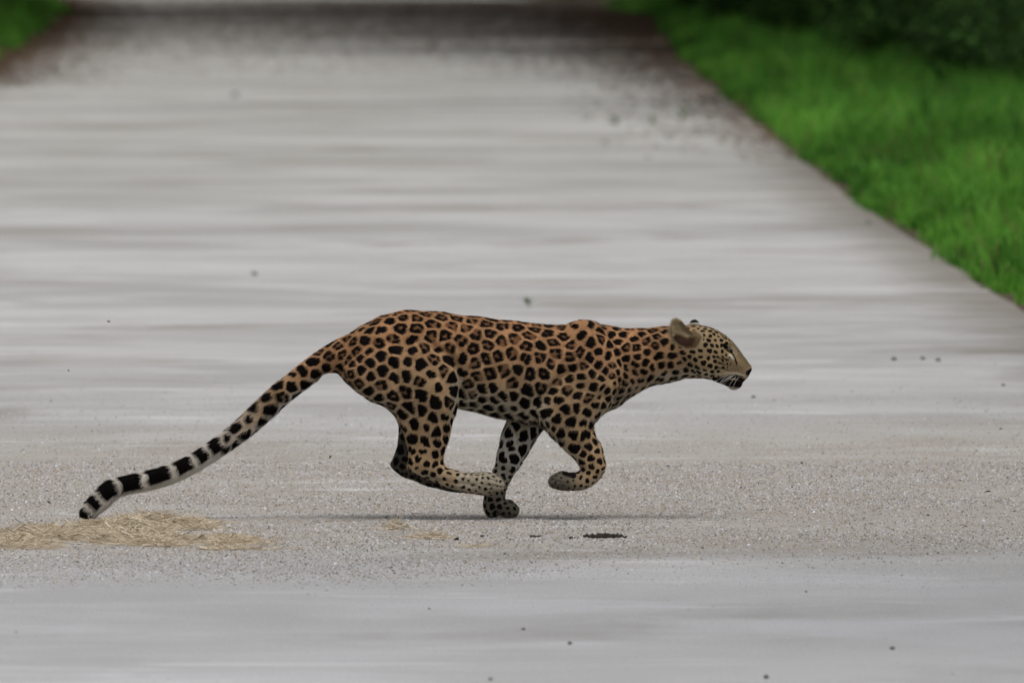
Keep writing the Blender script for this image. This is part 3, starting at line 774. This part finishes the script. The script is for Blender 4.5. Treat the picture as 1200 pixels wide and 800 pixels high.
# ear colours
coat = np.where(earm[:, None], mixc(np.tile(np.array([.27, .215, .13]), (nv, 1)), np.array([.050, .026, .011]), sstep(8.5, 4.0, seg2(px, py, [(794, 397.5), (803, 401.5), (811, 400.5)]))), coat)
coat = np.where(earm[:, None], mixc(coat, np.array([.26, .21, .14]), np.maximum(.8 * sstep(2.6, .6, seg2(px, py, [(787, 395), (789.5, 400), (795, 405), (801, 407.5)])), .5 * sstep(1.2, .2, np.abs(np.sin(px * .9 + py * .35)) * 2) * (py < 392))), coat)
coat = np.where(earm[:, None], mixc(coat, np.array([.095, .068, .034]), .85 * sstep(4.5, 1.5, seg2(px, py, [(800, 378.5), (808, 387), (819, 395), (814, 404)]))), coat)
far_ear = (pl > 8) & (px > 804) & (px < 824) & (py < 382.5)
dark = np.where(far_ear, np.maximum(dark, sstep(379.5, 378.3, py)), dark); coat = np.where(far_ear[:, None], WHITE * .7, coat)
black = np.where(far_ear, -.01, black)
black = np.maximum(black, (dark - .5) * .004 * (dark > .05) + np.where(dark > .05, 0, -1))
tone = 1 + .10 * np.sin(px * .09 + 2 * np.sin(py * .05)) * np.sin(py * .08 + pl * .06)
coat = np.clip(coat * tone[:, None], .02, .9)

def coat_material():
    k = NT('leopard_coat'); p = k.pos()
    fn = k.noise(p, 420, 3, .7); fm = k.noise(p, 60, 4, .6)
    c = k.mix(k.ramp(fm, .3, .7, 0, .45), k.attr('coat'), k.mix(1.0, k.attr('coat'), (.72, .66, .60), 'MULTIPLY'))
    c = k.mix(k.ramp(fn, .35, .7, 0, .5), c, k.mix(1.0, c, (.62, .58, .55), 'MULTIPLY'))
    jit = k.math('MULTIPLY', k.math('SUBTRACT', k.noise(p, 260, 4, .7), .5), .0045)
    fl = k.ramp(k.math('ADD', k.attr('fill', 'Fac'), jit), -.001, .0016, 0, .8)
    c = k.mix(fl, c, k.mix(1.0, c, (.30, .23, .22), 'MULTIPLY'))
    bl = k.ramp(k.math('ADD', k.attr('black', 'Fac'), jit), -.0009, .0011)
    c = k.mix(bl, c, k.mix(fm, (.0035, .003, .003), (.010, .007, .006)))
    k.base(c); k.b.inputs['Roughness'].default_value = .75; k.b.inputs['Specular IOR Level'].default_value = .05
    k.bump(fn, .25, .0015)
    return k.m
LY = -25 * PX
leo_me = mesh_np('leopard', V, Q, coat_material(), True)
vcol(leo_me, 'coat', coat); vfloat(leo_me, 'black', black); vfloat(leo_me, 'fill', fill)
leo = link('leopard', leo_me, None, (0, LY, 0))
tag(leo, 'spotted leopard running across the road with its tail stretched out behind', 'leopard')

# fur: short hairs that carry the coat's colours
def fur(nh):
    area = np.linalg.norm(np.cross(V[Q[:, 2]] - V[Q[:, 0]], V[Q[:, 3]] - V[Q[:, 1]]), axis=1)
    f = rng.choice(len(Q), nh, p=area / area.sum()); u, v = rng.random((2, nh))
    w = np.stack([(1 - u) * (1 - v), u * (1 - v), u * v, (1 - u) * v], 1)
    I = Q[f]
    g = lambda X: (X[I] * (w[..., None] if X.ndim == 2 else w)).sum(1)
    P, Nn, c, b, fi, x, y, l = g(V), g(N), g(coat), g(black), g(fill), g(px), g(py), g(pl)
    flow = np.tile([-1.0, 0, -.25], (nh, 1))
    leg = sstep(475, 500, y) * (x > 440); flow = flow * (1 - leg[:, None]) + np.array([-.25, 0, -1.0]) * leg[:, None]
    meta = (x > 485) & (x < 600) & (y > 548); flow[meta] = [1, 0, -.1]
    tl = x < 400; flow[tl] = [-1, 0, -.7]
    fl = flow + rng.normal(0, .30, (nh, 3)); fl -= Nn * (fl * Nn).sum(1)[:, None]; fl /= np.linalg.norm(fl, axis=1)[:, None] + 1e-9
    L = .0095 * np.ones(nh)
    L *= 1 + .35 * sstep(.2, .8, -Nn[:, 2]) * ((x > 535) & (x < 780) & (y < 520))
    L *= 1 - .55 * sstep(795, 830, x); L = np.where(y > 520, L * .75, L); L = np.where(x < 330, .016, L)
    L = np.where(detail_i(x, y), L * .8, L)
    L *= rng.uniform(.6, 1.15, nh)
    keep = ~((seg2(x, y, [(877.5, 436.5), (879.5, 434.5)]) < 2.6) | (seg2(x, y, [(848, 405), (856, 412)]) < 2.6) | (y > 607))
    P, Nn, c, b, fi, fl, L = P[keep], Nn[keep], c[keep], b[keep], fi[keep], fl[keep], L[keep]; m = len(P)
    p0 = P - Nn * .0006; lift = rng.uniform(.7, 1.5, m)[:, None]
    p1 = P + (fl * .5 + Nn * .22 * lift) * L[:, None]; p2 = P + (fl * .95 + Nn * .34 * lift) * L[:, None]
    pts = np.stack([p0, p1, p2], 1)
    hc = bpy.data.hair_curves.new('fur'); hc.add_curves([3] * m)
    hc.attributes['position'].data.foreach_set('vector', pts.astype(np.float32).ravel())
    rad = hc.attributes.get('radius') or hc.attributes.new('radius', 'FLOAT', 'POINT')
    rad.data.foreach_set('value', np.tile(np.array([.00032, .00026, .00006], np.float32), m))
    jit = rng.normal(0, .0007, m)
    fm = np.where(fi + jit > 0, .75, 0)[:, None]; c = c * (1 - fm) + c * np.array([.30, .23, .22]) * fm
    bm = sstep(-.0006, .0008, b + jit)[:, None]; c = c * rng.uniform(.72, 1.18, (m, 1)) * (1 - bm) + np.array([.0035, .0027, .0025]) * bm
    at = hc.attributes.new('hair_colour', 'FLOAT_COLOR', 'CURVE')
    at.data.foreach_set('color', np.concatenate([c, np.ones((m, 1))], 1).astype(np.float32).ravel())
    k = NT('leopard_fur'); k.base(k.attr('hair_colour')); k.b.inputs['Roughness'].default_value = .7; k.b.inputs['Specular IOR Level'].default_value = .04
    hc.materials.append(k.m)
    o = bpy.data.objects.new('fur', hc); COL.objects.link(o); o.parent = leo; tag(o, kind='stuff')
def detail_i(x, y): return (x > 800) | ((y > 545) & (x > 555))
fur(240000)

# eye, whiskers
def sphere_np(r, seg=16):
    V_, F_ = [], []
    for i in range(seg + 1):
        th = math.pi * i / seg
        for j in range(seg): V_.append((r * math.sin(th) * math.cos(2 * math.pi * j / seg), r * math.sin(th) * math.sin(2 * math.pi * j / seg), r * math.cos(th)))
    for i in range(seg):
        for j in range(seg): F_.append([i * seg + j, i * seg + (j + 1) % seg, (i + 1) * seg + (j + 1) % seg, (i + 1) * seg + j])
    return np.array(V_), F_
k = NT('eye'); ep = k.pos(); sp = k.n('ShaderNodeSeparateXYZ'); k.t.links.new(ep, sp.inputs[0])
k.base((.05, .045, .02)); k.b.inputs['Roughness'].default_value = .08; k.b.inputs['Specular IOR Level'].default_value = .5
sv, sf = sphere_np(3.6 * PX)
eye_me = mesh_np('eye', sv, sf, k.m, True)
def head_lat(x, y, s):
    m = (np.hypot(px - x, py - y) < 1.6) & (np.sign(pl) == s); return float(np.abs(pl[m]).max()) if m.any() else 18
for s in (-1, 1):
    eo = link('eye', eye_me, leo, ((853 - 600) * PX, s * (head_lat(853, 409.5, s) - 2.6) * PX, (608.3 - 409.5) * PX))
kw = NT('whisker'); kw.base((.58, .56, .53)); kw.b.inputs['Roughness'].default_value = .4
wr = random.Random(3)
for s in (-1, 1):
    for i in range(7):
        x0, y0 = 852 + i * 2.2 + wr.uniform(-1, 1), 440 + wr.uniform(-1, 2.0)
        ex_, ey_ = x0 - wr.uniform(3, 16) - (7 - i) * .6, y0 + wr.uniform(6, 17)
        l0 = head_lat(x0, y0, s); out = wr.uniform(8, 20)
        pts = []
        for q in range(7):
            t = q / 6; pts.append(((x0 + (ex_ - x0) * t - 600) * PX, s * (l0 - .6 + out * (t - .35 * t * t)) * PX, (608.3 - (y0 + (ey_ - y0) * t ** 1.4)) * PX))
        v_, f_ = tube_np(pts, [.00048 * (1 - .12 * q) for q in range(7)], 5)
        link('whisker', mesh_np('whisker', v_, f_, kw.m, True), leo)

# ------------------------------------------------------------------ loose grit on the road: stuff
OCT = np.array([(1, 0, -.4), (-1, 0, -.4), (0, 1, -.4), (0, -1, -.4), (.1, .1, 1)], float)
OF = np.array([(0, 2, 4), (2, 1, 4), (1, 3, 4), (3, 0, 4)])
def pebbles(X, Y, R, pal):
    n = len(X); Vp = OCT[None] * (R[:, None, None] * rng.uniform(.55, 1.35, (n, 5, 1))) * np.array([1, 1, .62])
    a = rng.uniform(0, 6.28, n); ca, sa = np.cos(a)[:, None], np.sin(a)[:, None]
    x = Vp[..., 0] * ca - Vp[..., 1] * sa; y_ = Vp[..., 0] * sa + Vp[..., 1] * ca
    Vp = np.stack([x + X[:, None], y_ + Y[:, None], Vp[..., 2] + (R * .25)[:, None]], 2)
    F = (np.arange(n)[:, None, None] * 5 + OF[None]).reshape(-1, 3)
    me = mesh_np('grit', Vp.reshape(-1, 3), F, M_GRIT); vcol(me, 'tint_colour', np.repeat(pal, 5, 0)); return me
n = 350000
X = rng.uniform(-2.4, 2.4, n); Y = np.where(rng.random(n) < .6, rng.uniform(-4.6, 4.5, n), rng.normal(0.3, 4.5, n))
keep = rng.random(n) < .5 + .5 * (np.sin(X * 1.3 + Y * .9) * np.sin(Y * 1.7 - X) > -.2)
yb = np.interp(X, [-1.6, 0, .53, 1.6], [-4.3, -3.6, -2.9, -1.9]) + rng.normal(0, .45, n) + .3 * np.sin(X * 4)
front = Y < yb; keep &= ~front | (rng.random(n) < .45)
X, Y, front = X[keep], Y[keep], front[keep]; n = len(X)
R = .0012 + .0032 * rng.random(n) ** 2.2 + (rng.random(n) < .015) * .003
PALG = np.array([[.30, .29, .28], [.42, .42, .45], [.25, .21, .17], [.34, .28, .22], [.10, .09, .08], [.56, .56, .60]])
pal = PALG[rng.choice(6, n, p=[.27, .20, .20, .16, .11, .06])] * rng.uniform(.50, 1.18, (n, 1))
pal = np.where(front[:, None], pal * .45 + np.array([.235, .236, .245]), pal); R = np.where(front, R * .7, R)
tag(link('road_grit', pebbles(X, Y, R, pal)), 'fine loose gravel lying on the cement around the leopard', 'gravel', kind='stuff')

# ------------------------------------------------------------------ straw, dung, stones, flies
def straws(name, pos, dirs, L, R, pal, curl=.35):
    n = len(pos); K_ = 4
    d = dirs / np.linalg.norm(dirs, axis=1)[:, None]
    a = np.cross(d, [0, 0, 1.0]); a /= np.linalg.norm(a, axis=1)[:, None] + 1e-6; b = np.cross(a, d)
    bend = rng.normal(0, curl, (n, 1)); bendz = rng.normal(0, curl * .4, (n, 1))
    Vs = np.empty((n, K_, 3, 3))
    for q in range(K_):
        t = q / (K_ - 1) - .5
        c = pos + d * (L * t)[:, None] + a * bend * (L * (t * t))[:, None] + b * bendz * (L * t * t)[:, None]
        rr = R * (1 - .5 * q / K_)
        for j in range(3):
            an = 2.094 * j; Vs[:, q, j] = c + (a * math.cos(an) + b * math.sin(an)) * rr[:, None]
    Vs[..., 2] = np.maximum(Vs[..., 2], .0005)
    o = []
    for q in range(K_ - 1):
        for j in range(3): o.append([q * 3 + j, q * 3 + (j + 1) % 3, (q + 1) * 3 + (j + 1) % 3, (q + 1) * 3 + j])
    F = (np.arange(n)[:, None, None] * K_ * 3 + np.array(o)[None]).reshape(-1, 4)
    me = mesh_np(name, Vs.reshape(-1, 3), F, M_STRAW); vcol(me, 'tint_colour', np.repeat(pal, K_ * 3, 0)); return me
PALS = np.array([[.46, .385, .28], [.54, .46, .35], [.37, .29, .20], [.11, .08, .055], [.60, .53, .41]])
def straw_lobe(lobes, n):
    P_, D_ = [], []
    tot = sum(l[4] for l in lobes)
    for (cx, cy, sx, sy, w, h) in lobes:
        m = int(n * w / tot); gx_, gy_, r0 = ground(cx, cy)
        x = rng.normal(0, 1, m); yv = rng.normal(0, 1, m); rr = np.exp(-(x * x + yv * yv) / 2)
        P_.append(np.stack([gx_ + x * sx * PX, gy_ + yv * sy, .002 + h * rr * rng.random(m) ** .7], 1))
        az = rng.normal(0, .8, m) + rng.integers(0, 2, m) * math.pi
        D_.append(np.stack([np.cos(az), np.sin(az), rng.normal(0, .22, m) * (.4 + rr)], 1))
    P_, D_ = np.concatenate(P_), np.concatenate(D_); m = len(P_)
    pal = PALS[rng.choice(5, m, p=[.36, .30, .2, .04, .1])] * rng.uniform(.8, 1.15, (m, 1))
    return P_, D_, rng.uniform(.03, .11, m), rng.uniform(.0006, .0015, m), pal
lobes = []
for cx, cy, sx, sy, cnt, h in ((185, 613, 45, 4, 16, .034), (240, 619, 22, 2, 5, .016), (120, 619, 22, 3, 7, .018), (140, 633, 50, 5, 15, .018), (205, 637, 40, 3, 16, .026), (262, 635, 24, 2, 8, .016),
                           (45, 628, 38, 6, 14, .022), (20, 640, 30, 4, 10, .020), (-40, 630, 40, 7, 14, .025), (265, 643.5, 8, .6, 2, .004)):
    for q in range(cnt):
        lobes.append((cx + rnd.gauss(0, sx * .8), cy + rnd.gauss(0, sy * .8), rnd.uniform(6, 17), rnd.uniform(.015, .06), rnd.uniform(.4, 1.3), h * rnd.uniform(.3, 1.1)))
tag(link('straw_litter', straws('straw', *straw_lobe(lobes, 10500))), 'flattened heap of dry tan straw on the road under the tail tip', 'straw', kind='stuff')
for (cx, cy, sx, h, m, lab) in ((465, 621, 8, .030, 70, 'small springy tuft of pale straw on the road behind the planted paw'),
                                (505, 631, 9, .014, 220, 'flat brown wad of straw on the road beside a dark crumb'),
                                (562, 641, 14, .003, 40, 'thin smear of pale straw wisps on the gravel below the planted paw')):
    P_, D_, L_, R_, pal = straw_lobe([(cx, cy, sx, .03, 1, h)], m)
    D_[:, 2] += rng.normal(0, .5 if h > .02 else .15, m)
    tag(link('straw_tuft', straws('straw_tuft', P_, D_, L_ * .75, R_, pal, .9)), lab, 'straw')

def rock(name, px_, py_, size, mat, label, cat, group=None, flat=.6, seed=0, seg=9):
    r = np.random.default_rng(seed + int(px_ * 7)); x, y, rr = ground(px_, py_)
    v, f = sphere_np(1.0, seg)
    ph = r.uniform(0, 6.28, 6)
    q = 1 + .22 * np.sin(v[:, 0] * 3 + ph[0]) * np.sin(v[:, 1] * 3.3 + ph[1]) + .15 * np.sin(v[:, 2] * 5 + ph[2] + v[:, 0] * 4)
    v = v * q[:, None] * np.array([1, .8, flat]) * size
    o = link(name, mesh_np(name, v, f, mat, False), None, (x, y, size * flat * .55)); o.rotation_euler.z = ph[3]
    return tag(o, label, cat, group)
stones = [(613, 738, 2.2), (668, 755, 3.2), (1046, 761, 3.4), (898, 795, 4.2), (298, 322, 3.8), (1048, 422, 3.4), (1082, 421, 3.0), (1100, 423, 3.0), (883, 466, 2.6), (1176, 452, 2.4),
          (940, 543, 2.0), (1173, 503, 2.0), (275, 113, 4.0), (1018, 262, 3.0), (503, 714, 1.6), (945, 694, 1.8), (575, 797, 3)]
for i, (sx, sy, d) in enumerate(stones):
    r = 717 / (sy + 110.)
    rock('pebble', sx, sy, d * PX * r, M_STONE, 'small dark stone lying alone on the pale road', 'stone', 'dark stones scattered on the road')
for (sx, sy, d, lab) in ((535, 633, 3.0, 'dark crumb at the end of the brown straw wad'), (565, 629, 2.2, 'lone dark crumb on the road between the straw wads and the dung line'), (598, 633, 1.5, 'tiny dark crumb on the road just short of the dung line')):
    rock('dung_crumb', sx, sy, d * PX * .97, M_DUNG, lab, 'dung', None, .7)
def dung_line(x0, x1, yy, n, hmax, label, kind=None):
    Vd, Fd = [], []; cx, cy, _ = ground((x0 + x1) / 2, yy)
    for i in range(n):
        t = i / max(1, n - 1); xx = x0 + (x1 - x0) * t + rnd.uniform(-1, 1); gx_, gy_, _ = ground(xx, yy + rnd.uniform(-1.2, 1.2))
        s = hmax * (.35 + .65 * math.sin(math.pi * min(1, .1 + t * .85))) * rnd.uniform(.6, 1.1)
        v, f = sphere_np(1.0, 7); v = v * (1 + .25 * np.sin(v[:, [0]] * 4 + i) * np.cos(v[:, [1]] * 5 + i * 2)) * np.array([rnd.uniform(.6, 1.5), 1.6, rnd.uniform(.5, 1.5)]) * s
        v = v + np.array([gx_ - cx, gy_ - cy, s * .45]); o = len(Vd); Vd += list(v); Fd += [[a + o for a in ff] for ff in f]
    tag(link('dung_trail', mesh_np('dung_trail', Vd, Fd, M_DUNG), None, (cx, cy, 0)), label, 'dung', kind=kind)
dung_line(684, 735, 629.5, 60, .0075, 'long dark ridge of crumbled dung on the road under the chest')
dung_line(660, 680, 631, 12, .0030, 'thin scatter of dung crumbs trailing off the dark dung ridge', 'stuff')
dung_line(620, 636, 629, 10, .0040, 'short clump of dark dung crumbs between the paw and the dung ridge', 'stuff')

# dead leaf on the gravel at the right
x, y, r = ground(1158, 579)
me = leaves('dead_leaf', np.array([[0, 0, .004]]), np.array([[1, .1, .22]]), np.array([[0, .3, 1.0]]), np.array([.034]), np.array([.02]), np.array([.5]), plain_material('dead_leaf', (.05, .02, .015), (.08, .03, .02), 40))
tag(link('dead_leaf', me, None, (x - .015, y, 0)), 'small dark red dead leaf lying on the gravel', 'leaf')

# weeds that grow out of the road
def weed(px_, py_, hpx, label, col=None):
    x, y, r = ground(px_, py_); Hh = hpx * PX * r
    n = 26; az = rng.uniform(0, 6.28, n); t = rng.random(n)
    c = np.stack([np.cos(az) * Hh * .25 * t, np.sin(az) * Hh * .25 * t, Hh * .7 * t], 1)
    d = np.stack([np.cos(az), np.sin(az), rng.uniform(.2, 1.2, n)], 1)
    t_ = bpy.data.objects.new('weed', None); COL.objects.link(t_); t_.location = (x, y, 0)
    link('foliage', leaves('foliage', c, d, np.tile([0, 0, 1.0], (n, 1)), np.full(n, Hh * .5), np.full(n, Hh * .2), rng.random(n), M_LEAF), t_)
    link('stem', merge_tubes('stem', [([[0, 0, -.005], [0, Hh * .03, Hh * .4], [Hh * .05, 0, Hh * .75]], [Hh * .04, Hh * .03, Hh * .02])], M_LEAF, 5), t_)
    tag(t_, label, 'weed')
weed(619, 360, 13, 'tiny dark weed sprouting from bare cement behind the leopard')
weed(721, 147, 14, 'small green weed on the far road, away from the verge')
weed(765, 146, 12, 'low green weed on the far road beside brown litter')
weed(800, 140, 16, 'leafy green weed growing at the brown litter by the verge')

# flies in the air around the leopard
k = NT('fly_body'); k.base((.008, .007, .007)); k.b.inputs['Roughness'].default_value = .4; M_FLY = k.m
k = NT('fly_wing'); k.base((.10, .10, .10)); k.b.inputs['Alpha'].default_value = .6; M_WING = k.m
def fly(px_, py_, s, rot, label):
    t_ = bpy.data.objects.new('fly', None); COL.objects.link(t_)
    t_.location = ((px_ - 600) * PX, LY + .02, (608.3 - py_) * PX); t_.rotation_euler = rot
    R = s * PX
    v, f = sphere_np(1.0, 8); link('abdomen', mesh_np('abdomen', v * np.array([1.1, .6, .6]) * R + np.array([-.7 * R, 0, 0]), f, M_FLY, True), t_)
    link('thorax', mesh_np('thorax', v * np.array([.75, .65, .65]) * R + np.array([.6 * R, 0, .1 * R]), f, M_FLY, True), t_)
    link('head', mesh_np('head', v * np.array([.4, .55, .5]) * R + np.array([1.4 * R, 0, 0]), f, M_FLY, True), t_)
    for s_ in (-1, 1):
        c = np.array([[.6 * R, .3 * R * s_, .5 * R]])
        me = leaves('wing', c, np.array([[-.6, s_ * .9, .7]]), np.array([[0, 0, 1.0]]), np.array([2.2 * R]), np.array([.9 * R]), np.array([.5]), M_WING)
        link('wing', me, t_)
    tag(t_, label, 'fly')
fly(127.5, 377.5, 1.15, (.2, .3, .4), 'tiny dark fly in mid air, highest of those behind the leopard')
fly(80.5, 435, 1.05, (.5, -.2, 2.0), 'tiny dark fly in mid air well above the tail tip')
fly(387, 536, 1.5, (.1, -.5, 1.0), 'tiny dark fly in mid air between tail and hind leg')
fly(57.5, 589, 1.4, (-.3, .6, .2), 'tiny dark fly in mid air just behind the tail tip')
